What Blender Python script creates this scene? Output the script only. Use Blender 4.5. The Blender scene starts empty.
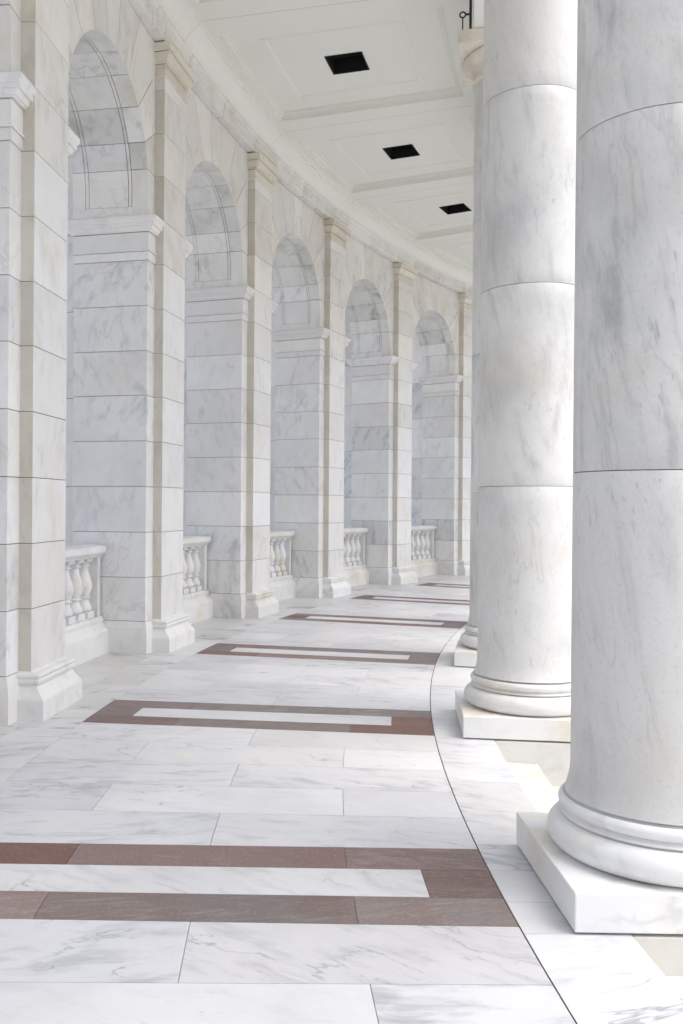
import bpy, bmesh, math, random
from math import sin, cos, pi, radians, sqrt, asin

random.seed(7)
sc = bpy.context.scene
C = sc.collection

# ------------------------------------------------------------------ plan of the ring
XC, YC, TH0, DTH = 27.62, 3.3992, 0.0196, 0.1103
RG, RB, BW = 26.6863, 29.2511, 0.3993        # gutter radius, border radius, half width of an inlaid band
RW, RC = 29.764, 26.4926                     # wall face, corridor side of the column plinths
PW, MW = 0.3475, 0.5568                      # half width of a pilaster, of a pier
PD = 0.104                                   # how far a pilaster stands out
RO = 0.866                                   # depth of the inner reveal
PR, PT = 0.50, 0.462          # half depth and half width of a column plinth
R0 = RC - PR                  # column centres
HALF = DTH / 2 - MW / RW
RCD = RW * cos(HALF); AR = RW * sin(HALF)    # chord plane of a bay, radius of its arch
ZSP, ZIMP, ZCAP = 4.955, 4.72, 6.674
EYE = 1.6

def pol(u, r, t=0.0):
    th = TH0 + DTH * u
    return (XC - r * cos(th) + t * sin(th), YC + r * sin(th) + t * cos(th))

# ------------------------------------------------------------------ materials
def mat(name):
    m = bpy.data.materials.new(name); m.use_nodes = True
    nt = m.node_tree; nt.nodes.clear()
    out = nt.nodes.new('ShaderNodeOutputMaterial')
    bs = nt.nodes.new('ShaderNodeBsdfPrincipled')
    nt.links.new(bs.outputs[0], out.inputs[0])
    return m, nt, bs

class NB:
    def __init__(s, nt): s.nt = nt
    def n(s, t, **kw):
        x = s.nt.nodes.new(t)
        for k, v in kw.items(): setattr(x, k, v)
        return x
    def l(s, a, b): s.nt.links.new(a, b)
    def put(s, sock, v):
        if hasattr(v, 'links'): s.l(v, sock)
        else: sock.default_value = v
    def math(s, op, a, b=0.0, c=0.0, clamp=False):
        x = s.n('ShaderNodeMath', operation=op, use_clamp=clamp)
        for i, v in enumerate((a, b, c)): s.put(x.inputs[i], v)
        return x.outputs[0]
    def vmath(s, op, a, b):
        x = s.n('ShaderNodeVectorMath', operation=op)
        s.put(x.inputs[0], a); s.put(x.inputs[1], b)
        return x.outputs[0]
    def noise(s, v, scale, detail=4, rough=0.55, dist=0.0):
        x = s.n('ShaderNodeTexNoise'); s.l(v, x.inputs['Vector'])
        x.inputs['Scale'].default_value = scale; x.inputs['Detail'].default_value = detail
        x.inputs['Roughness'].default_value = rough; x.inputs['Distortion'].default_value = dist
        return x.outputs
    def rng(s, v, a, b, c=0.0, d=1.0, smooth=True):
        x = s.n('ShaderNodeMapRange'); x.interpolation_type = 'SMOOTHSTEP' if smooth else 'LINEAR'
        s.put(x.inputs[0], v)
        for i, k in enumerate((a, b, c, d)): s.put(x.inputs[i + 1], k)
        return x.outputs[0]
    def mix(s, f, a, b):
        x = s.n('ShaderNodeMix', data_type='RGBA')
        s.put(x.inputs[0], f); s.put(x.inputs[6], a); s.put(x.inputs[7], b)
        return x.outputs[2]

def col(r, g, b): return (r, g, b, 1.0)

def marble(name, base, grey, veincol, warm, streak=0.35, vein=0.5, cloud=0.25, stain=0.15,
           stretch=(1, 1, 3.0), vscale=1.6, rough=0.45, tilt=0.0, spread=1.0, patch=0.5, bump=0.008,
           width=0.02, vmask=(0.5, 0.62), flat=False, vdet=4.5, vdist=.3, s_lo=.47, s_hi=.72, speck=0.0, grain=.04, jit=.06, wblock=.22):
    """Marble whose veins belong to each block: the block's own seed shifts and turns the pattern."""
    m, nt, bs = mat(name); N = NB(nt)
    geo = N.n('ShaderNodeNewGeometry'); at = N.n('ShaderNodeAttribute', attribute_name='seed')
    oi = N.n('ShaderNodeObjectInfo')
    seed = N.math('ADD', at.outputs['Fac'], N.math('MULTIPLY', oi.outputs['Random'], 37.0))
    wn = N.n('ShaderNodeTexWhiteNoise', noise_dimensions='1D'); N.l(seed, wn.inputs['W'])
    sx = N.n('ShaderNodeSeparateColor'); N.l(wn.outputs['Color'], sx.inputs[0])
    off = N.n('ShaderNodeCombineXYZ')
    N.l(N.math('MULTIPLY', seed, 3.17), off.inputs[0]); N.l(N.math('MULTIPLY', seed, 5.31), off.inputs[1])
    N.l(N.math('MULTIPLY', seed, 1.73), off.inputs[2])
    rot = N.n('ShaderNodeVectorRotate', rotation_type='AXIS_ANGLE')
    rot.inputs['Axis'].default_value = (0.0, 0.1, 1.0) if flat else (0.75, 0.65, 0.1)
    N.l(geo.outputs['Position'], rot.inputs['Vector'])
    N.l(N.math('ADD', N.math('MULTIPLY', N.math('SUBTRACT', sx.outputs[0], 0.5), 1.5 * spread), tilt), rot.inputs['Angle'])
    pos = N.vmath('ADD', rot.outputs[0], off.outputs[0])
    st = N.vmath('MULTIPLY', pos, stretch)
    warp = N.noise(pos, 1.1, 3)[1]
    sw = N.n('ShaderNodeVectorMath', operation='MULTIPLY_ADD')
    N.l(warp, sw.inputs[0]); sw.inputs[1].default_value = (0.7, 0.7, 0.7); N.l(st, sw.inputs[2])
    st = sw.outputs[0]
    # soft grey streaks
    s1 = N.noise(st, vscale * 1.5, 7, 0.62)[0]
    s1 = N.rng(s1, s_lo, s_hi)
    # broad cloud
    c1 = N.noise(pos, 1.0, 7, 0.6)[0]
    c1 = N.rng(c1, 0.42, 0.7)
    # thin veins
    v = N.noise(st, vscale * .6, vdet, 0.5, vdist)[0]
    v = N.math('ABSOLUTE', N.math('SUBTRACT', v, 0.5))
    v1 = N.rng(v, 0.0, width, 1.0, 0.0)
    mk = N.noise(pos, 1.3, 2)[0]
    mk = N.rng(mk, vmask[0], vmask[1])
    v1 = N.math('MULTIPLY', v1, mk)
    v2 = N.math('MULTIPLY', N.rng(v, 0.0, width * 5, 1.0, 0.0), mk)
    # some blocks much greyer than others
    blk = N.rng(sx.outputs[1], 0.35, 1.0, 0.25, 1.0, False)
    heavy = N.math('MULTIPLY', N.rng(sx.outputs[2], 1.0 - patch * 0.5, 1.0), patch)
    c = N.mix(N.math('MULTIPLY', c1, cloud), base, grey)
    c = N.mix(N.math('MULTIPLY', heavy, 0.55), c, grey)
    c = N.mix(N.math('MULTIPLY', N.math('MULTIPLY', s1, N.math('ADD', blk, heavy)), streak), c, veincol)
    c = N.mix(N.math('MULTIPLY', N.math('MULTIPLY', v2, blk), vein * 0.35), c, veincol)
    c = N.mix(N.math('MULTIPLY', v1, vein), c, veincol)
    if speck:
        sp = N.noise(N.vmath('MULTIPLY', sw.outputs[0], (3.2, 3.2, 3.0)), vscale * 1.6, 5, 0.62)[0]
        sp = N.math('MULTIPLY', N.rng(sp, .58, .74), N.rng(N.noise(pos, 1.7, 3)[0], .42, .62))
        c = N.mix(N.math('MULTIPLY', sp, speck), c, veincol)
    w1 = N.noise(pos, 1.9, 5, 0.6)[0]
    w1 = N.math('MULTIPLY', N.rng(w1, 0.5, 0.75), stain)
    c = N.mix(w1, c, warm)
    w2 = N.math('MULTIPLY', N.math('SUBTRACT', sx.outputs[0], 0.3, clamp=True), wblock)
    c = N.mix(w2, c, warm)
    fine = N.noise(geo.outputs['Position'], 60, 3, 0.6)[0]
    c = N.mix(N.rng(fine, 0.5, 0.75, 0.0, grain), c, veincol)
    jv = N.math('ADD', N.math('MULTIPLY', N.math('FRACT', N.math('MULTIPLY', sx.outputs[1], 7.31)), 2 * jit), 1.0 - jit)
    jc = N.n('ShaderNodeCombineXYZ')
    for k_ in range(3): N.l(jv, jc.inputs[k_])
    c = N.vmath('MULTIPLY', c, jc.outputs[0])
    N.l(c, bs.inputs['Base Color'])
    rr = N.noise(geo.outputs['Position'], 7, 4)[0]
    N.l(N.rng(rr, 0.3, 0.7, rough - 0.04, rough + 0.06, False), bs.inputs['Roughness'])
    bs.inputs['Specular IOR Level'].default_value = 0.4
    bp = N.n('ShaderNodeBump'); bp.inputs['Strength'].default_value = bump * 5; bp.inputs['Distance'].default_value = 0.004
    N.l(N.noise(geo.outputs['Position'], 25, 6, 0.6)[0], bp.inputs['Height']); N.l(bp.outputs[0], bs.inputs['Normal'])
    return m

VEIN = col(.30, .31, .335)
M = {}
M['wall'] = marble('wall marble', col(.82, .815, .81), col(.56, .57, .59), col(.33, .345, .37), col(.66, .585, .44),
                   streak=.52, vein=.22, cloud=.28, stain=.22, patch=.8, stretch=(2.6, 2.6, 1), vscale=2.0, speck=.3, jit=.05)
M['upper'] = marble('weathered upper marble', col(.785, .768, .735), col(.64, .64, .63), col(.40, .40, .39), col(.58, .50, .36),
                    streak=.40, vein=.35, cloud=.35, stain=.42, patch=.4, stretch=(2.6, 2.6, 1), vscale=1.5)
M['pilside'] = marble('pilaster marble', col(.79, .785, .78), col(.66, .665, .67), col(.40, .41, .42), col(.60, .52, .36),
                      streak=.32, vein=.28, cloud=.25, stain=.28, patch=.35, stretch=(2.6, 2.6, 1), vscale=1.5)
M['floor'] = marble('floor marble', col(.625, .628, .652), col(.50, .505, .545), col(.27, .275, .31), col(.72, .67, .56),
                    streak=.60, vein=.8, cloud=.75, stain=.24, patch=.7, stretch=(1, 3.2, 1), vscale=2.3,
                    rough=.33, bump=.003, width=.009, flat=True, vmask=(.50, .62), vdet=6, vdist=.2, speck=.35, tilt=.25, spread=.7)
M['border'] = marble('veined border marble', col(.64, .642, .655), col(.50, .505, .53), col(.23, .24, .28), col(.60, .53, .36),
                     streak=.55, vein=.8, cloud=.5, stain=.22, patch=.6, stretch=(1, 2.6, 1), vscale=1.3, rough=.36,
                     width=.018, flat=True)
M['step'] = marble('cream step marble', col(.68, .67, .64), col(.53, .52, .49), col(.42, .40, .37), col(.60, .50, .34),
                   streak=.4, vein=.25, cloud=.4, stain=.55, patch=.2, speck=.3, wblock=.04, stretch=(2, 2, 2), vscale=1.6)
M['brown'] = marble('reddish brown marble', col(.195, .150, .138), col(.165, .153, .155), col(.42, .39, .375), col(.155, .060, .042),
                    streak=.36, vein=.40, cloud=.6, stain=.35, patch=1.3, stretch=(1.1, 6.5, 1), vscale=3.6, rough=.42,
                    spread=.5, tilt=.06, flat=True, width=.010, vmask=(.46, .6), vdet=6, speck=.55, grain=.30, jit=.15, wblock=1.4)
M['column'] = marble('streaked column marble', col(.675, .672, .665), col(.46, .465, .48), col(.235, .24, .255), col(.56, .50, .40),
                     streak=.80, vein=.20, cloud=.80, stain=.40, patch=.6, stretch=(3.4, 3.4, .62), vscale=2.1,
                     spread=.30, tilt=.12, rough=.42, width=.012, vmask=(.52, .62), s_lo=.46, s_hi=.80, speck=.55, vdet=6, vdist=.15, grain=.16, jit=.08)
M['base'] = marble('base marble', col(.77, .77, .768), col(.71, .71, .71), col(.46, .455, .45), col(.62, .51, .33),
                   streak=.42, vein=.35, cloud=.40, stain=.62, patch=.2, speck=.25, jit=.04, stretch=(1.5, 1.5, 1.5), vscale=1.6)
M['soffit'] = marble('mossy shade-toned soffit marble', col(.72, .72, .70), col(.58, .585, .58), col(.30, .30, .27), col(.42, .40, .29),
                     streak=.6, vein=.3, cloud=.5, stain=.5, patch=.7, stretch=(1.6, 1.6, 1.6), vscale=1.6, speck=.4)  # moss, plus a darker tone that paints in the shade of the underside
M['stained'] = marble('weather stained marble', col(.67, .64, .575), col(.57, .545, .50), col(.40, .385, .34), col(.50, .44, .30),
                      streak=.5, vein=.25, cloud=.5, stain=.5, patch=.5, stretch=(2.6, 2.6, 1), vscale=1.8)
M['cap'] = marble('stained capital marble', col(.74, .70, .61), col(.61, .58, .51), col(.38, .35, .29), col(.52, .43, .27),
                  streak=.35, vein=.2, cloud=.4, stain=.45, patch=.3, stretch=(2, 2, 2), vscale=2.2)

def plain(name, c, rough=.7, var=.12, scale=3.0, metal=0.0, bump=.1):
    m, nt, bs = mat(name); N = NB(nt)
    geo = N.n('ShaderNodeNewGeometry')
    n = N.noise(geo.outputs['Position'], scale, 6, .6)[0]
    d = tuple(x * (1 - var * 2) for x in c[:3]) + (1,)
    N.l(N.mix(N.rng(n, .35, .72), c, d), bs.inputs['Base Color'])
    bs.inputs['Roughness'].default_value = rough; bs.inputs['Metallic'].default_value = metal
    bp = N.n('ShaderNodeBump'); bp.inputs['Strength'].default_value = bump; bp.inputs['Distance'].default_value = .004
    N.l(N.noise(geo.outputs['Position'], scale * 12, 5)[0], bp.inputs['Height']); N.l(bp.outputs[0], bs.inputs['Normal'])
    return m
M['mortar'] = plain('dirty mortar', col(.19, .175, .145), .9, .25, 6)
M['grout'] = plain('floor grout', col(.44, .43, .41), .9, .2, 6)
M['gutter'] = plain('dark gutter joint', col(.13, .11, .085), .8, .2, 8)
M['paint'] = plain('painted ceiling plaster', col(.80, .80, .745), .6, .012, .8, bump=.02)
M['paintb'] = plain('painted ceiling moulding', col(.75, .757, .69), .6, .02, 1.0, bump=.02)
M['black'] = plain('black sheet metal', col(.006, .006, .006), .7, .1, 5)
M['iron'] = plain('rusty black iron', col(.025, .020, .016), .6, .25, 30)
M['white'] = plain('white lamp housing', col(.80, .79, .83), .5, .03, 5)
M['paving'] = plain('outer paving', col(.72, .715, .70), .9, .12, .7)
M['terrace'] = plain('terrace paving', col(.62, .615, .60), .9, .15, 1.2)
M['roofing'] = plain('roofing', col(.35, .35, .34), .9, .1, 2)

# ------------------------------------------------------------------ mesh builder
class MB:
    def __init__(s): s.v = []; s.f = []; s.sd = []; s.mi = []; s.sm = []
    def add(s, vs, fs, seed=None, mi=0, smooth=False):
        if seed is None: seed = random.uniform(0, 60)
        o = len(s.v); s.v += [tuple(p) for p in vs]
        for f in fs:
            s.f.append(tuple(i + o for i in f)); s.sd.append(seed); s.mi.append(mi); s.sm.append(smooth)
    def box(s, x0, x1, y0, y1, z0, z1, seed=None, mi=0, bev=0.0):
        if bev:
            b = bmesh.new()
            vs = [b.verts.new(p) for p in [(x0, y0, z0), (x1, y0, z0), (x1, y1, z0), (x0, y1, z0), (x0, y0, z1), (x1, y0, z1), (x1, y1, z1), (x0, y1, z1)]]
            for f in [(0, 3, 2, 1), (4, 5, 6, 7), (0, 1, 5, 4), (1, 2, 6, 5), (2, 3, 7, 6), (3, 0, 4, 7)]: b.faces.new([vs[i] for i in f])
            bmesh.ops.bevel(b, geom=list(b.edges), offset=bev, segments=2, affect='EDGES', profile=.5)
            b.verts.index_update()
            s.add([v.co[:] for v in b.verts], [[v.index for v in f.verts] for f in b.faces], seed, mi); b.free()
        else:
            s.add([(x0, y0, z0), (x1, y0, z0), (x1, y1, z0), (x0, y1, z0), (x0, y0, z1), (x1, y0, z1), (x1, y1, z1), (x0, y1, z1)],
                  [(0, 3, 2, 1), (4, 5, 6, 7), (0, 1, 5, 4), (1, 2, 6, 5), (2, 3, 7, 6), (3, 0, 4, 7)], seed, mi)
    def prism(s, poly, y0, y1, seed=None, mi=0):
        """polygon in (x, z) extruded along y"""
        n = len(poly)
        vs = [(x, y0, z) for x, z in poly] + [(x, y1, z) for x, z in poly]
        fs = [tuple(range(n)), tuple(range(2 * n - 1, n - 1, -1))]
        fs += [(i, n + i, n + (i + 1) % n, (i + 1) % n) for i in range(n)]
        s.add(vs, fs, seed, mi)
    def extr(s, poly, x0, x1, seed=None, mi=0):
        """polygon in (y, z) extruded along x"""
        n = len(poly)
        vs = [(x0, y, z) for y, z in poly] + [(x1, y, z) for y, z in poly]
        fs = [tuple(range(n - 1, -1, -1)), tuple(range(n, 2 * n))]
        fs += [(i, (i + 1) % n, n + (i + 1) % n, n + i) for i in range(n)]
        s.add(vs, fs, seed, mi)
    def lathe(s, prof, seg=48, seed=None, mi=0, smooth=True, cx=0.0, cy=0.0, cap=True):
        vs = []; fs = []; m = len(prof)
        for k in range(seg):
            a = 2 * pi * k / seg
            vs += [(cx + r * cos(a), cy + r * sin(a), z) for r, z in prof]
        for k in range(seg):
            k2 = (k + 1) % seg
            for j in range(m - 1):
                fs.append((k * m + j, k2 * m + j, k2 * m + j + 1, k * m + j + 1))
        s.add(vs, fs, seed, mi, smooth)
        if cap:
            s.add([vs[k * m] for k in range(seg)], [tuple(range(seg - 1, -1, -1))], seed if seed is not None else 0, mi)
            s.add([vs[k * m + m - 1] for k in range(seg)], [tuple(range(seg))], seed if seed is not None else 0, mi)
    def sweep(s, path, prof, sx=1.0, sy=1.0, seed=None, mi=0, out=-1):
        """profile (offset, z) swept along an open path in (x, y); offset to the side `out`, mitred"""
        n = len(path); offs = []
        for i in range(n):
            ns = []
            for a, b in ((i - 1, i), (i, i + 1)):
                if 0 <= a and b < n:
                    dx, dy = path[b][0] - path[a][0], path[b][1] - path[a][1]; L = sqrt(dx * dx + dy * dy)
                    ns.append((-dy / L * out, dx / L * out))
            if len(ns) == 1: offs.append(ns[0])
            else:
                x, y = ns[0][0] + ns[1][0], ns[0][1] + ns[1][1]
                k = 2 / (x * x + y * y); offs.append((x * k, y * k))
        vs = []; m = len(prof)
        for (x, y), (ox, oy) in zip(path, offs):
            vs += [(x + ox * p * sx, y + oy * p * sy, z) for p, z in prof]
        fs = []
        for i in range(n - 1):
            for j in range(m - 1):
                a, b = i * m + j, (i + 1) * m + j
                fs.append((a, b, b + 1, a + 1) if out < 0 else (a, a + 1, b + 1, b))
        fs.append(tuple(range(m))); fs.append(tuple(range(n * m - 1, n * m - m - 1, -1)))
        s.add(vs, fs, seed, mi)
    def ringquad(s, u0, u1, r0, r1, z0, z1, n=6, seed=None, mi=0, uf=None):
        """closed slab between two radii and two angles (uf: angle as a function of r)"""
        vs = []; fs = []
        f0 = u0 if callable(u0) else (lambda r: u0); f1 = u1 if callable(u1) else (lambda r: u1)
        for k in range(n + 1):
            w = k / n
            for r, z in ((r0, z0), (r1, z0), (r1, z1), (r0, z1)):
                x, y = pol(f0(r) * (1 - w) + f1(r) * w, r); vs.append((x, y, z))
        for k in range(n):
            a, b = 4 * k, 4 * k + 4
            for j in range(4):
                j2 = (j + 1) % 4
                fs.append((a + j, b + j, b + j2, a + j2))
        fs.append((0, 1, 2, 3)); fs.append((4 * n + 3, 4 * n + 2, 4 * n + 1, 4 * n))
        s.add(vs, fs, seed, mi)
    def ringprof(s, prof, u0, u1, n=8, seed=None, mi=0):
        """open profile (r, z) swept round the ring"""
        m = len(prof); vs = []; fs = []
        for k in range(n + 1):
            for r, z in prof:
                x, y = pol(u0 + (u1 - u0) * k / n, r); vs.append((x, y, z))
        for k in range(n):
            for j in range(m - 1):
                a, b = k * m + j, (k + 1) * m + j
                fs.append((a, b, b + 1, a + 1))
        s.add(vs, fs, seed, mi)
    def edge_material(s, test, mi, keep=None):
        for k, f in enumerate(s.f):
            if s.mi[k] != keep and all(test(s.v[i]) for i in f): s.mi[k] = mi
    def build(s, name, mats, parent=None, bevel=0.0, fix=True):
        me = bpy.data.meshes.new(name); me.from_pydata(s.v, [], s.f)
        at = me.attributes.new('seed', 'FLOAT', 'FACE'); at.data.foreach_set('value', s.sd)
        me.polygons.foreach_set('material_index', s.mi); me.polygons.foreach_set('use_smooth', s.sm)
        for k in (mats if isinstance(mats, (list, tuple)) else [mats]): me.materials.append(M[k])
        if fix:
            b = bmesh.new(); b.from_mesh(me)
            bmesh.ops.recalc_face_normals(b, faces=list(b.faces)); b.to_mesh(me); b.free()
        me.update()
        o = bpy.data.objects.new(name, me); C.objects.link(o)
        if parent: o.parent = parent
        return o

def tag(o, label=None, cat=None, group=None, kind=None):
    if label: o['label'] = label
    if cat: o['category'] = cat
    if group: o['group'] = group
    if kind: o['kind'] = kind
    return o

def place(o, u, r, z=0.0):
    x, y = pol(u, r); o.location = (x, y, z); o.rotation_euler = (0, 0, pi / 2 - (TH0 + DTH * u))

def empty(name, label, cat, group=None):
    o = bpy.data.objects.new(name, None); o.empty_display_size = .2; C.objects.link(o)
    return tag(o, label, cat, group, 'thing')

def kids(o): return [c for c in bpy.data.objects if c.parent == o]
def copy_tree(o, parent=None):
    c = o.copy(); C.objects.link(c)
    if parent: c.parent = parent
    for k in kids(o): copy_tree(k, c)
    return c

# ------------------------------------------------------------------ arcade wall
wall = empty('arcade_wall', 'long white marble wall of open arches and flat pilasters curving along the walk', 'arcade wall')
G = .0026
COURSE = [.345, .818, 1.308, 1.802, 2.295, 2.788, 3.270, 3.757, 4.245]

def make_pier(par):
    b = MB()
    b.box(-MW + .008, MW - .008, .008, RO - .008, 0, ZIMP, mi=1)
    b.box(-.40, .40, .012, RO - .01, ZIMP - .01, 6.66, mi=1)
    # base course, slightly proud and flared
    pr = [(0.0, .345 - G), (.004, .335), (.022, .27), (.028, .2), (.028, .0)]
    poly = [(-MW, -.0), (MW, 0), (MW, RO), (-MW, RO)]
    s0 = random.uniform(0, 60)
    for sg in (-1, 1):
        b.sweep([(sg * (PW - .02), 0), (sg * MW, 0), (sg * MW, RO), (sg * (MW - .14), RO)][::1], pr[::-1], seed=s0, out=1 if sg < 0 else -1)
    b.box(-MW, MW, .0, RO, 0.0, .345 - G, seed=s0)
    for z0, z1 in zip(COURSE[:-1], COURSE[1:]):
        b.box(-MW, MW, 0, RO, z0 + G, z1 - G, bev=.003)
    # outer half of the pier, standing back from the opening
    for z0, z1 in zip([0] + COURSE[1::2], COURSE[1::2] + [4.62, 6.66][0:1]):
        b.box(-MW + .16, MW - .16, RO + .004, 1.62, z0 + G, z1 - G, bev=.003)
    o = b.build('pier', ['wall', 'mortar'], par)
    ib = MB()
    prof = [(0, 4.245 + G), (.010, 4.25), (.010, 4.338),
            (.024, 4.343), (.028, 4.353), (.024, 4.364), (.010, 4.367), (.010, 4.545),
            (.034, 4.553), (.034, 4.566), (.050, 4.572), (.062, 4.590), (.070, 4.608), (.090, 4.610), (.092, 4.645), (.086, 4.649), (.100, 4.662), (.114, 4.678), (.116, 4.682), (.116, 4.708), (.106, 4.717), (0, ZIMP)]
    s0 = random.uniform(0, 60)
    for sg in (-1, 1):
        for k0, k1 in ((0, 3), (3, 8), (8, len(prof))):
            p_ = prof[k0:k1]
            p_ = [(-.02, p_[0][1])] + p_ + [(-.02, p_[-1][1])]
            ib.sweep([(sg * (PW - .004), 0), (sg * MW, 0), (sg * MW, RO), (sg * (MW - .14), RO)], p_, sx=.55, sy=.95, seed=s0 + k0, out=1 if sg < 0 else -1)
    ib.box(-MW + .004, MW - .004, .004, RO - .004, 4.25, ZIMP - .004, seed=s0, mi=1)
    ib.build('impost', ['pilside', 'mortar'], o)
    return o

BASEP = [(1, 0.0), (1, .135), (.985, .15), (.90, .166), (.74, .19), (.58, .215), (.46, .24), (.42, .258), (.42, .262), (.58, .264), (.60, .272), (.60, .287), (.56, .296),
         (.52, .298), (.52, .303), (.58, .306), (.62, .318), (.58, .332), (.48, .338), (.40, .339), (.12, .343), (0, .35)]
CAPP = [[(0, 6.30), (.16, 6.305), (.22, 6.318), (.16, 6.332), (.02, 6.336), (.02, 6.44), (0, 6.44)],
        [(0, 6.447), (.22, 6.447), (.22, 6.464), (.34, 6.467), (.34, 6.480), (.52, 6.498), (.72, 6.528), (.82, 6.552), (.82, 6.558), (0, 6.558)],
        [(0, 6.566), (1, 6.566), (1, 6.655), (.97, 6.661), (0, 6.661)]]
def make_pilaster(par):
    b = MB()
    J = [.02, .818, 1.308, 1.802, 2.295, 2.788, 3.270, 3.757, 4.245, 4.720, 5.214, 5.684, 6.157, 6.31]
    b.box(-PW + .006, PW - .006, -PD + .006, .05, 0, 6.32, mi=1)
    for k, (z0, z1) in enumerate(zip(J[:-1], J[1:])):
        b.box(-PW, PW, -PD, .05, z0 + G, z1 - G, bev=.003, mi=2 if z0 > 4.1 else 0)
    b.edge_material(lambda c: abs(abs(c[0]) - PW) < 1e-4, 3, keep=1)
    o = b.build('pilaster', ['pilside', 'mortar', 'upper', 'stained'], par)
    path = [(-PW, .03), (-PW, -PD), (PW, -PD), (PW, .03)]
    b = MB(); b.sweep(path, BASEP, sx=.0755, sy=.125, out=-1); b.build('base', 'base', o)
    b = MB()
    for k, p_ in enumerate(CAPP): b.sweep(path, [(-.2, p_[0][1])] + p_ + [(-.2, p_[-1][1])], sx=.062, sy=.085, seed=20 + k * 7, out=-1)
    b.box(-PW + .004, PW - .004, -PD + .004, .03, 6.30, 6.665, mi=1)
    b.build('capital', ['cap', 'mortar'], o)
    return o

def clip(poly, nx, nz, c):
    """keep the half plane nx*x + nz*z <= c"""
    out = []
    for i in range(len(poly)):
        p, q = poly[i], poly[(i + 1) % len(poly)]
        a, d = nx * p[0] + nz * p[1] - c, nx * q[0] + nz * q[1] - c
        if a <= 0: out.append(p)
        if (a < 0 < d) or (d < 0 < a):
            w = a / (a - d); out.append((p[0] + (q[0] - p[0]) * w, p[1] + (q[1] - p[1]) * w))
    return out

TB = 1.292            # half width of the wall between pilasters
ZT = 6.668
ANG = [13.8, 28, 47, 66, 83, 97, 114, 133, 152, 166.2]
def arcp(R, a): return (R * cos(radians(a)), ZSP + R * sin(radians(a)))
def sector(a0, a1, R, rect=(-TB, TB, ZIMP, ZT), G=.0038):
    """region between two radial joints, outside the arch, inside the wall rectangle"""
    big = 6.0; n = max(2, int((a1 - a0) / 4))
    g = math.degrees(G / R)
    ins = [arcp(R, a1 - g + (a0 - a1 + 2 * g) * k / n) for k in range(n + 1)]
    outer = [arcp(big, a0 + g * R / big), arcp(big * 1.0, a1 - g * R / big)]
    p = ins + outer
    for nx, nz, c in ((1, 0, rect[1]), (-1, 0, -rect[0]), (0, 1, rect[3]), (0, -1, -rect[2])): p = clip(p, nx, nz, c)
    return p

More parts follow.
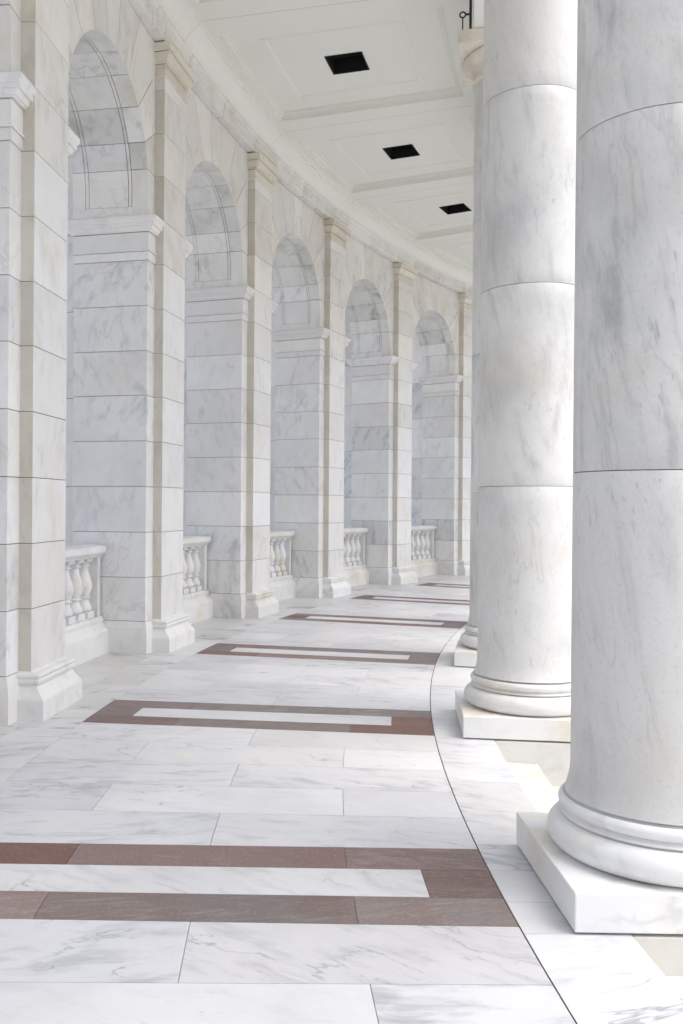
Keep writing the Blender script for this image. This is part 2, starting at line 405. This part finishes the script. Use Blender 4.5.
def make_arch(par):
    b = MB(); G = .0038
    FD = .185
    # voussoirs on the corridor face (they also make the front margin of the soffit)
    z14 = arcp(AR, 13.8)[1]
    for sg in (1, -1):
        ins = [(AR, ZIMP + .003)] + [arcp(AR, a) for a in (0, 3.5, 7, 10.5, 13.6)]
        poly = ins + [(TB, z14 - G), (TB, ZIMP + .003)]
        if sg < 0: poly = [(-x, z) for x, z in poly]
        b.prism(poly, 0, FD)
    for k in range(len(ANG) - 1):
        a0, a1 = ANG[k], ANG[k + 1]
        if k == 0:                                  # springers run level out to the pilaster
            p = [arcp(AR, a) for a in (28 - .2, 24, 20, 16, 14.1)] + [(TB, z14 + G), (TB, 5.684 - G), (1.03, 5.684 - G)]
            p = [q for q in p]
            e = arcp(AR, 27.8); p = [e] + p[1:-1]
            polys = [p]
        elif k == len(ANG) - 2:
            p = [arcp(AR, a) for a in (28 - .2, 24, 20, 16, 14.1)] + [(TB, z14 + G), (TB, 5.684 - G)]
            polys = [[(-x, z) for x, z in p]]
        elif k in (1, 7):
            # this stone stops at an upright joint, a plain block fills the corner by the pilaster
            e0 = arcp(AR, 28.2); e1 = arcp(AR, 46.8); d = (cos(radians(46.8)), sin(radians(46.8)))
            L = (1.19 - 0) / d[0]; q = (1.19, ZSP + L * d[1])
            p = [arcp(AR, a) for a in (46.8, 42, 37, 32, 28.2)] + [(TB, 5.684 + G), (TB, ZT), (1.19 + G, ZT), (1.19 + G, q[1])]
            if k == 7: p = [(-x, z) for x, z in p]
            polys = [p]
        elif k in (2, 6):
            p = sector(a0, a1, AR, (-1.19 + G, 1.19 - G, ZIMP, ZT)); polys = [p]
        else:
            polys = [sector(a0, a1, AR)]
        for p in polys: b.prism(p, 0, FD)
    # soffit behind the margin: fillet, sunk panel, fillet, outer margin
    W = .008
    full = [0] + [13.8, 28, 47, 66, 83, 97, 114, 133, 152, 166.2] + [180]
    for k in range(len(full) - 1):
        a0, a1 = full[k], full[k + 1]; g = math.degrees(.0024 / AR); sd = random.uniform(0, 60)
        n = max(2, int((a1 - a0) / 4))
        lo = a0 + (g if a0 > 0 else 0); hi = a1 - (g if a1 < 180 else 0)
        pts = lambda R: [arcp(R, lo + (hi - lo) * j / n) for j in range(n + 1)]
        for y0, y1, dR in ((FD + .008, .223, .003), (.231, .676, .006), (.681, .716, .003), (.721, RO, 0)):
            inn, ou = pts(AR + dR), pts(AR + .11)
            if a0 == 0:
                zb = 4.83 if y1 < .72 else ZIMP + .003
                inn = [(inn[0][0], zb)] + inn; ou = [(ou[0][0], zb)] + ou
            if a1 == 180:
                zb = 4.83 if y1 < .72 else ZIMP + .003
                inn = inn + [(inn[-1][0], zb)]; ou = ou + [(ou[-1][0], zb)]
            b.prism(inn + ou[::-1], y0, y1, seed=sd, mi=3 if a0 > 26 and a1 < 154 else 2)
        if a0 == 0: b.prism([(AR, ZIMP + .003), (AR + .11, ZIMP + .003), (AR + .11, 4.825), (AR, 4.825)], FD + .001, .721, seed=sd, mi=2)
        if a1 == 180: b.prism([(-AR, ZIMP + .003), (-AR - .11, ZIMP + .003), (-AR - .11, 4.822), (-AR, 4.822)], FD + .004, .721, seed=sd, mi=2)
    # dark core behind the joints, and the outer order of the arch
    def shell(R, y0, y1, T, zt, mi, zb=ZIMP):
        n = 40; seed = random.uniform(0, 60)
        inn = [(R, zb)] + [arcp(R, 180 * k / n) for k in range(n + 1)] + [(-R, zb)]
        def edge(p):
            x, z = p[0], p[1] - ZSP
            if p[1] <= ZSP: return (T if x > 0 else -T, p[1])
            sc_ = min(T / max(1e-6, abs(x)), (zt - ZSP) / max(1e-6, z)); return (x * sc_, ZSP + z * sc_)
        for i in range(len(inn) - 1):
            p, q = inn[i], inn[i + 1]; P, Q = edge(p), edge(q)
            corner = []
            if abs(abs(P[0]) - T) < 1e-6 and abs(Q[1] - zt) < 1e-6 and abs(P[1] - zt) > 1e-6: corner = [(P[0], zt)]
            if abs(P[1] - zt) < 1e-6 and abs(abs(Q[0]) - T) < 1e-6 and abs(Q[1] - zt) > 1e-6: corner = [(Q[0], zt)]
            b.prism([p, P] + corner + [Q, q], y0, y1, seed=seed, mi=mi)
    shell(AR + .015, .0035, RO - .008, TB + .02, ZT - .006, 1)
    shell(AR + .16, RO + .002, 1.62, AR + MW - .01, 7.3, 2, zb=4.62)
    b.edge_material(lambda c: c[1] < .2 and c[2] > 5.2 and abs(math.hypot(c[0], c[2] - ZSP) - AR) < 2e-3, 3, keep=1)  # underside of the front margin gets the darker marble, painting its shade
    return b.build('arch', ['upper', 'mortar', 'wall', 'soffit'], par)

IR = range(-1, 10)
pier0 = make_pier(wall); pil0 = make_pilaster(wall); arch0 = make_arch(wall)
for n, i in enumerate(IR):
    p = pier0 if n == 0 else copy_tree(pier0, wall); place(p, i, RW)
    q = pil0 if n == 0 else copy_tree(pil0, wall); place(q, i, RW)
    if i < 9:
        a = arch0 if n == 0 else copy_tree(arch0, wall); place(a, i + .5, RCD)
b = MB()
for i in IR:
    for u0 in (i - .5, i - .12, i + .12):
        u1 = {i - .5: i - .12, i - .12: i + .12, i + .12: i + .5}[u0]
        g = .003 / (RW * DTH)
        pr = [(RW + .3, 6.676), (RW - .112, 6.676), (RW - .112, 6.765), (RW - .128, 6.768), (RW - .128, 6.855), (RW - .150, 6.868), (RW - .165, 6.885), (RW + .3, 6.885)]
        b.ringprof(pr, u0 + g, u1 - g, 4)
    b.ringquad(i - .5, i + .5, RW - .10, RW + .3, 6.679, 6.882, 6, mi=1)
b.ringquad(-1.5, 9.5, RW + .3, RW + 1.62, 7.31, 7.5, 60)
b.build('architrave', ['upper', 'mortar'], wall)

# ------------------------------------------------------------------ balustrades
def make_balustrade():
    e = empty('balustrade', 'x', 'balustrade', 'balustrades in the wall arches')
    b = MB()
    c = .60
    half = [(.20, 0), (.20, .24), (.19, .26), (.165, .285), (.14, .31), (.132, .325), (.132, .335), (.142, .338), (.142, .365), (.128, .37), (.128, .395)]
    poly = [(c - y, z) for y, z in half] + [(c + y, z) for y, z in half[::-1]]
    b.extr(poly, -AR + .002, AR - .002); b.build('base_rail', 'base', e)
    b = MB()
    half = [(.11, 1.035), (.115, 1.05), (.135, 1.062), (.15, 1.08), (.152, 1.084), (.170, 1.088), (.172, 1.092), (.172, 1.150), (.168, 1.156), (.12, 1.166), (.04, 1.17)]
    poly = [(c - y, z) for y, z in half] + [(c + y, z) for y, z in half[::-1]]
    b.extr(poly, -AR + .002, AR - .002); b.build('handrail', 'base', e)
    for sg in (-1, 1):
        b = MB(); x0, x1 = sorted((sg * (AR - .003), sg * (AR - .085)))
        b.box(x0, x1, c - .105, c + .105, .397, 1.033, bev=.004); b.build('end_post', 'base', e)
    b = MB()
    pr = [(.050, .07), (.062, .075), (.070, .085), (.072, .10), (.066, .125), (.056, .15), (.047, .175), (.042, .195), (.044, .205), (.058, .208), (.062, .217), (.058, .226), (.046, .229),
          (.050, .24), (.060, .265), (.070, .30), (.075, .335), (.072, .37), (.062, .415), (.049, .46), (.040, .50), (.036, .535), (.038, .548), (.052, .551), (.055, .559), (.052, .567), (.040, .570), (.042, .585), (.055, .60)]
    b.lathe([(r * 1.2, z) for r, z in pr], 28, cap=False, seed=3.3)
    b.box(-.085, .085, -.085, .085, 0, .07, seed=3.3, bev=.003); b.box(-.076, .076, -.076, .076, .60, .638, seed=3.3, bev=.003)
    NBAL = 8; sp = (2 * AR - .18) / NBAL
    first = b.build('baluster', 'base', e)
    for k in range(NBAL):
        o = first if k == 0 else first.copy()
        if k: C.objects.link(o); o.parent = e
        o.location = (-AR + .09 + sp * (k + .5), c, .396)
    return e
bal0 = make_balustrade()
BLAB = {1: 'marble balustrade showing fat balusters and an end post, between the widest pilaster and the next',
        2: 'marble balustrade between the second and third pilasters counted from the widest one',
        3: 'middle one of the five marble balustrades, low between the third and fourth pilasters',
        4: 'marble balustrade between the fourth and fifth pilasters counted from the widest one',
        5: 'smallest looking marble balustrade, in the last arch before the half hidden slim column'}
for n, i in enumerate((1, 2, 3, 4, 5, 6, 0, 7)):
    o = bal0 if n == 0 else copy_tree(bal0); place(o, i + .5, RW)
    o['label'] = BLAB.get(i, 'marble balustrade in an arch out of sight of the walk')

# ------------------------------------------------------------------ columns
def make_column():
    e = empty('column', 'x', 'column', 'columns along the right edge of the walk')
    b = MB(); b.box(-PT, PT, -PR, PR, .008, .158, bev=.006); pl = b.build('plinth', 'base', e)
    b = MB()
    pr = [(.39, .160)]
    for k in range(13):
        a = -pi / 2 + pi * k / 12; pr.append((.400 + .064 * cos(a), .226 + .066 * sin(a)))
    pr += [(.408, .292), (.372, .293), (.372, .299), (.412, .300), (.412, .309), (.400, .313), (.396, .318), (.396, .322)]
    for k in range(11):
        a = -pi / 2 + pi * k / 10; pr.append((.390 + .028 * cos(a), .350 + .028 * sin(a)))
    pr += [(.398, .378), (.365, .379), (.365, .386), (.39, .3875)]
    b.lathe(pr, 96, seed=11.0); b.build('base', 'base', e)
    Z = [.389, 1.752, 3.170, 4.545, 5.972]
    def rad(z):
        w = z / 6.3
        r = .368 - .020 * w ** 1.7
        if z < .52: r += .024 * ((.52 - z) / .13) ** 2.2
        return r
    for k in range(4):
        z0, z1 = Z[k] + (.0 if k == 0 else .0016), Z[k + 1] - .0016
        pr = []
        zs = [z0 + (z1 - z0) * j / 14 for j in range(15)] if k else [z0 + .16 * (j / 10) ** 1.5 for j in range(11)] + [z0 + .16 + (z1 - z0 - .16) * j / 10 for j in range(1, 11)]
        for j, z in enumerate(zs):
            r = rad(z); pr.append((r - (.002 if (j == 0 and k) or j == len(zs) - 1 else 0), z))
            if j == 0 and k: pr.append((r, z + .003))
        pr.insert(len(pr) - 1, (rad(z1), z1 - .003))
        b = MB(); b.lathe(pr, 96, seed=random.uniform(0, 60))
        if k: b.lathe([(.335, z0 - .02), (.335, z0 + .02)], 48, mi=1, cap=False)
        b.build('drum', ['column', 'mortar'], e)
    b = MB()
    r1 = rad(6.0)
    pr = [(r1, 5.973), (r1, 5.985), (r1 + .020, 5.988), (r1 + .028, 6.002), (r1 + .020, 6.016), (r1 + .002, 6.020), (r1, 6.03), (r1 + .004, 6.085), (r1 + .018, 6.088), (r1 + .018, 6.103),
          (r1 + .030, 6.105), (r1 + .030, 6.120), (r1 + .042, 6.122), (r1 + .042, 6.136)]
    for k in range(9):
        a = pi / 2 * k / 8; pr.append((r1 + .042 + .078 * sin(a), 6.138 + .098 * (1 - cos(a)) ** .8))
    pr += [(r1 + .08, 6.240)]
    b.lathe(pr, 80, seed=5.0)
    a_ = .50
    b.box(-a_, a_, -a_, a_, 6.243, 6.370, seed=7.0, bev=.004)
    b.build('capital', 'cap', e)
    return e
col0 = make_column()
CLAB = {0: 'widest marble column, grey streaked, with its whole square plinth corner showing in front',
        1: 'pale marble column standing full height between the widest column and the slim one',
        2: 'slim looking marble column mostly hidden behind another, with a stained capital at the top',
        3: 'marble column hidden behind the slim looking one'}
for n, i in enumerate((0, 1, 2, 3, 4, 5, 6, 7, -1)):
    o = col0 if n == 0 else copy_tree(col0); place(o, i, R0)
    o['label'] = CLAB.get(i, 'marble column out of sight farther round the right side of the walk')

# stone beam carried by the columns
b = MB()
for i in range(-1, 10):
    g = .003 / (R0 * DTH)
    for u0, u1 in ((i, i + 1),):
        pr = [(R0 - .36, 7.5), (R0 - .36, 6.374), (R0 + .350, 6.374), (R0 + .350, 6.62), (R0 + .362, 6.623), (R0 + .362, 7.5)]
        b.ringprof(pr, u0 + g, u1 - g, 8)
tag(b.build('entablature', 'base'), 'pale stone beam resting on the column capitals beside the coffered ceiling', 'stone beam', None, 'thing')

# blocks the columns stand on, between the flights of steps
def make_block():
    b = MB()
    b.box(-PT, PT, -.84, .28, -.92, -.004, bev=.004)
    return b.build('pedestal_block', 'step')
blk0 = make_block()
for n, i in enumerate((0, 1, 2, 3, 4, 5, 6, 7, -1)):
    o = blk0 if n == 0 else copy_tree(blk0); place(o, i, R0)
    tag(o, {0: 'cream marble block under the plinth of the widest column', 1: 'cream marble block under the second widest column, stair treads running against it', 2: 'cream marble block under the plinth of the slim looking column'}.get(i, 'cream marble block hidden below a farther column plinth'),
        'stone block', 'blocks under the column plinths')

# ------------------------------------------------------------------ floor
b = MB()
GF = .0014
def be(r): return asin(BW / r) / DTH           # half width of a band as an angle
def rowu(i, k):                                # edges of the five white rows between bands
    return lambda r: i + be(r) + (1 - 2 * be(r)) * k / 5
def gap(f, s): return lambda r: f(r) + s * GF / (r * DTH)
def slab(f0, f1, r0, r1, mi, n=3, z=0.0):
    b.ringquad(gap(f0, 1), gap(f1, -1), r0 + GF, r1 - GF, -.03, z, n, mi=mi)
RI0, RI1, RJ = 26.987, 28.94, (27.30, 28.575)
R_IN = RG + .002
for i in range(-3, 9):
    # inlaid band at the column
    e3 = lambda k: (lambda r: i + asin(BW * k / r) / DTH)
    lo, m0, m1, hi = e3(-1), e3(-.36), e3(.36), e3(1)
    for f0, f1 in ((lo, m0), (m1, hi)):
        js = [R_IN, RJ[0] + random.uniform(-.02, .02), RJ[1] + random.uniform(-.02, .02), RB]
        for r0, r1 in zip(js[:-1], js[1:]): slab(f0, f1, r0, r1, 1)
    slab(m0, m1, R_IN, RI0, 1); slab(m0, m1, RI1, RB, 1); slab(m0, m1, RI0, RI1, 0)
    for k in range(5):
        js = [R_IN] + ([27.302, 28.62] if k in (1, 3) else [27.945]) + [RB]
        for r0, r1 in zip(js[:-1], js[1:]): slab(rowu(i, k), rowu(i, k + 1), r0, r1, 0)
    # border along the wall
    for u0, u1 in ((-.31, -.19), (-.19, 0.0), (0.0, .19), (.19, .31), (.31, .5), (.5, .69)):
        js = [RB, RB + .26, RW - .01] if u0 in (-.19, 0.0) else [RB, RW - .11]
        for r0, r1 in zip(js[:-1], js[1:]): slab(lambda r: i + u0, lambda r: i + u1, r0, r1, 2)
    for u0, u1 in ((.19, .5), (.5, .81)):
        slab(lambda r: i + u0, lambda r: i + u1, RW - .11, RW + .75, 2)
    for u0, u1 in ((.17, .19), (.81, .83)):
        slab(lambda r: i + u0, lambda r: i + u1, RW - .01, RW + .75, 2)
    # edge slabs by the columns
    for u0, u1 in ((-.155, -.06), (-.06, .05), (.05, .155), (.155, .5), (.5, .845)):
        slab(lambda r: i + u0, lambda r: i + u1, 26.281 - (0 if u0 > .1 else .0), RG - .002, 0, 4)
b.ringquad(-3.4, 9.2, 26.30, RW + .85, -.05, -.006, 90, mi=3)
b.ringquad(-3.4, 9.2, RG - .012, RG + .012, -.005, -.0045, 90, mi=4)
tag(b.build('floor', ['floor', 'brown', 'border', 'grout', 'gutter']), None, None, None, 'structure')

for i in (0, -1, 1, 2, 3, 4, 5, 6, 7, -2):
    b = MB()
    for k, (r1, r0) in enumerate(((26.30, 25.995), (25.998, 25.70), (25.703, 25.40), (25.403, 25.1))):
        z = -.148 * (k + 1)
        if k == 0: b.ringquad(i + .152, i + .848, 26.277, 26.45, -.75, -.034, 8)
        for u0, u1 in ((.1525, .5), (.5, .8475)):
            b.ringquad(i + u0 + .001, i + u1 - .001, r0, r1 - .02 if k == 0 else r1, -.90, z, 6)
    tag(b.build('marble_steps', 'step'), {0: 'cream marble steps going down between the two widest columns', -1: 'cream marble steps beside the widest column, only a sliver showing below its plinth'}.get(i, 'cream marble steps hidden between farther columns'),
        'steps', 'flights of steps between the columns', 'thing')

b = MB()
n = 96; Rg = 900
b.add([(XC + Rg * cos(2 * pi * k / n), YC + Rg * sin(2 * pi * k / n), -.80) for k in range(n)], [tuple(range(n))])
tag(b.build('ground', 'paving', fix=False), None, None, None, 'structure')

b = MB()
b.ringquad(-14, 22, RW + 1.9, 60, -.90, -.79, 90)
tag(b.build('outer_path', 'terrace'), None, None, None, 'structure')

# ------------------------------------------------------------------ ceiling
b = MB()
ZB, ZP = 7.10, 7.20
OFF = .025
def loop(r0, r1, u0, u1, z, n=8):
    p = []
    for k in range(n): p.append(pol(u0 + (u1 - u0) * k / n, r0) + (z,))
    for k in range(n): p.append(pol(u1, r0 + (r1 - r0) * k / n) + (z,))
    for k in range(n): p.append(pol(u1 + (u0 - u1) * k / n, r1) + (z,))
    for k in range(n): p.append(pol(u0, r1 + (r0 - r1) * k / n) + (z,))
    return p
def frames(i, ls, mis):
    L = [loop(l[0], l[1], i + OFF + l[2], i + OFF + l[3], l[4]) for l in ls]; n = len(L[0])
    for j in range(len(L) - 1):
        b.add(L[j] + L[j + 1], [(k, (k + 1) % n, n + (k + 1) % n, n + k) for k in range(n)], mi=mis[j])
RCE = 29.36
VR0, VR1, VU0, VU1 = 27.80, 28.257, .432, .588
for i in range(-1, 8):
    dr = 1 / (28 * DTH)
    def inset(d, z): return (26.70 + d, 29.30 - d, .112 + d * dr, .888 - d * dr, z)
    def pf(d, z): return (27.20 + d, 28.90 - d, .24 + d * dr, .76 - d * dr, z)
    L = [(R0 + .32, RCE + .02, .0008, .9992, ZB), inset(0, ZB), inset(.003, ZB + .022), inset(.020, ZB + .026), inset(.026, ZB + .045), inset(.045, ZB + .068), inset(.072, ZB + .080),
         inset(.078, ZB + .094), inset(.098, ZP), pf(-.030, ZP), pf(-.026, ZP - .008), pf(.0, ZP - .010), pf(.05, ZP - .003), pf(.056, ZP + .007), pf(.12, ZP + .007), (VR0, VR1, VU0, VU1, ZP + .007)]
    frames(i, L, [0, 1, 1, 1, 1, 1, 1, 1, 0, 0, 0, 0, 0, 0, 0])
    # plaster cornice over the stone band
    pr = [(RW - .12, 6.886), (RW - .178, 6.888), (RW - .182, 6.912), (RW - .200, 6.920), (RW - .215, 6.945), (RW - .245, 6.985), (RW - .29, 7.025), (RW - .325, 7.045), (RW - .33, 7.062), (RW - .352, 7.065), (RW - .356, ZB),
          (RCE - .01, ZB + .003)]
    for u0, u1 in ((i + OFF, i + OFF + 1),):
        b.ringprof(pr, u0 + .0006, u1 - .0006, 16, mi=0)
tag(b.build('ceiling', ['paint', 'paintb'], fix=False), None, None, None, 'structure')
b = MB()
b.ringquad(-1.0, 8.6, R0 - .6, RW + 1.9, 7.505, 7.72, 60)
tag(b.build('roof', 'roofing'), 'flat grey roof slab over the curved walk', 'roof', None, 'thing')

# black recesses in the ceiling
def vent_mesh(i):
    b = MB()
    L = [loop(VR0 - .012, VR1 + .012, i + OFF + VU0 - .004, i + OFF + VU1 + .004, ZP + .004, 2), loop(VR0 + .006, VR1 - .006, i + OFF + VU0 + .002, i + OFF + VU1 - .002, ZP + .004, 2),
         loop(VR0 + .006, VR1 - .006, i + OFF + VU0 + .002, i + OFF + VU1 - .002, ZP + .20, 2)]
    n = 8
    for j in range(2): b.add(L[j] + L[j + 1], [(k, (k + 1) % n, n + (k + 1) % n, n + k) for k in range(n)], seed=0)
    b.add(L[2], [tuple(range(n))], seed=0)
    return b
VL = {2: 'nearest square black opening in the coffered ceiling, largest of the three seen', 3: 'middle square black opening of the three in the coffered ceiling',
      4: 'farthest and smallest square black ceiling opening, next to the third column'}
for i in (2, 3, 4, 5, 6, 1, 0):
    o = vent_mesh(i).build('ceiling_opening', 'black', fix=False)
    tag(o, VL.get(i, 'square black opening in a part of the ceiling out of sight'), 'ceiling opening', 'black openings in the ceiling coffers')

# iron rod and ring on the ledge of the third column's capital
br = empty('iron_bracket', 'black iron rod with a small ring standing on the stained capital of the third column', 'iron bracket')
place(br, 2, R0, 6.371)
b = MB(); b.lathe([(.013, 0), (.013, .78)], 12, cx=-.40, cy=.385); b.lathe([(.022, 0), (.022, .03)], 12, cx=-.40, cy=.385); b.build('rod', 'iron', br)
b = MB(); b.lathe([(.007, 0), (.007, .17)], 10, cx=-.40, cy=.462); b.build('stay', 'iron', br)
b = MB()
ring = []
for k in range(24):
    a = 2 * pi * k / 24
    for j in range(8):
        c_ = 2 * pi * j / 8; rr = .028 + .008 * cos(c_); ring.append((-.40 + .008 * sin(c_), .462 + rr * cos(a), .198 + rr * sin(a)))
b.add(ring, [(k * 8 + j, ((k + 1) % 24) * 8 + j, ((k + 1) % 24) * 8 + (j + 1) % 8, k * 8 + (j + 1) % 8) for k in range(24) for j in range(8)], smooth=True)
b.box(-.407, -.393, .385, .436, .190, .206)
b.build('ring', 'iron', br)

# ------------------------------------------------------------------ camera
cam = bpy.data.cameras.new('camera'); co = bpy.data.objects.new('camera', cam); C.objects.link(co)
co.location = (0, 0, EYE); co.rotation_euler = (pi / 2, -.007, 0)
cam.sensor_width = 36; cam.sensor_fit = 'AUTO'; cam.lens = 922.38 * 36 / 1024
cam.shift_x = .0621; cam.shift_y = -.00567; cam.clip_end = 3000; cam.clip_start = .05
sc.camera = co

# ------------------------------------------------------------------ light
SUN_EL, SUN_AZ = radians(60), radians(112)      # azimuth clockwise from +Y: light from the right and a little behind
w = bpy.data.worlds.new('World'); sc.world = w; w.use_nodes = True
nt = w.node_tree; nt.nodes.clear(); N = NB(nt)
out = N.n('ShaderNodeOutputWorld'); bg = N.n('ShaderNodeBackground'); sky = N.n('ShaderNodeTexSky', sky_type='NISHITA')
sky.sun_disc = False; sky.sun_elevation = SUN_EL; sky.sun_rotation = SUN_AZ
sky.air_density = 1.0; sky.dust_density = 4.0; sky.ozone_density = 1.0; sky.altitude = 50
hs = N.n('ShaderNodeHueSaturation'); hs.inputs['Saturation'].default_value = .52
N.l(sky.outputs[0], hs.inputs['Color']); N.l(hs.outputs[0], bg.inputs[0]); bg.inputs[1].default_value = .15
N.l(bg.outputs[0], out.inputs[0])
sl = bpy.data.lights.new('sun', 'SUN'); sl.energy = .65; sl.angle = radians(50); sl.color = (1, .985, .96)
so = bpy.data.objects.new('sun', sl); C.objects.link(so)
so.rotation_euler = (pi / 2 - SUN_EL, 0, pi - SUN_AZ + 0)
from mathutils import Vector
dvec = Vector((sin(SUN_AZ) * cos(SUN_EL), cos(SUN_AZ) * cos(SUN_EL), sin(SUN_EL)))
so.rotation_euler = dvec.to_track_quat('Z', 'Y').to_euler(); so.location = (30, -20, 30)

sc.render.engine = 'CYCLES'
sc.cycles.use_denoising = True
sc.cycles.max_bounces = 10; sc.cycles.diffuse_bounces = 8
sc.view_settings.view_transform = 'Standard'; sc.view_settings.look = 'None'
sc.view_settings.gamma = 1.0; sc.view_settings.use_curve_mapping = False
sc.view_settings.exposure = .92
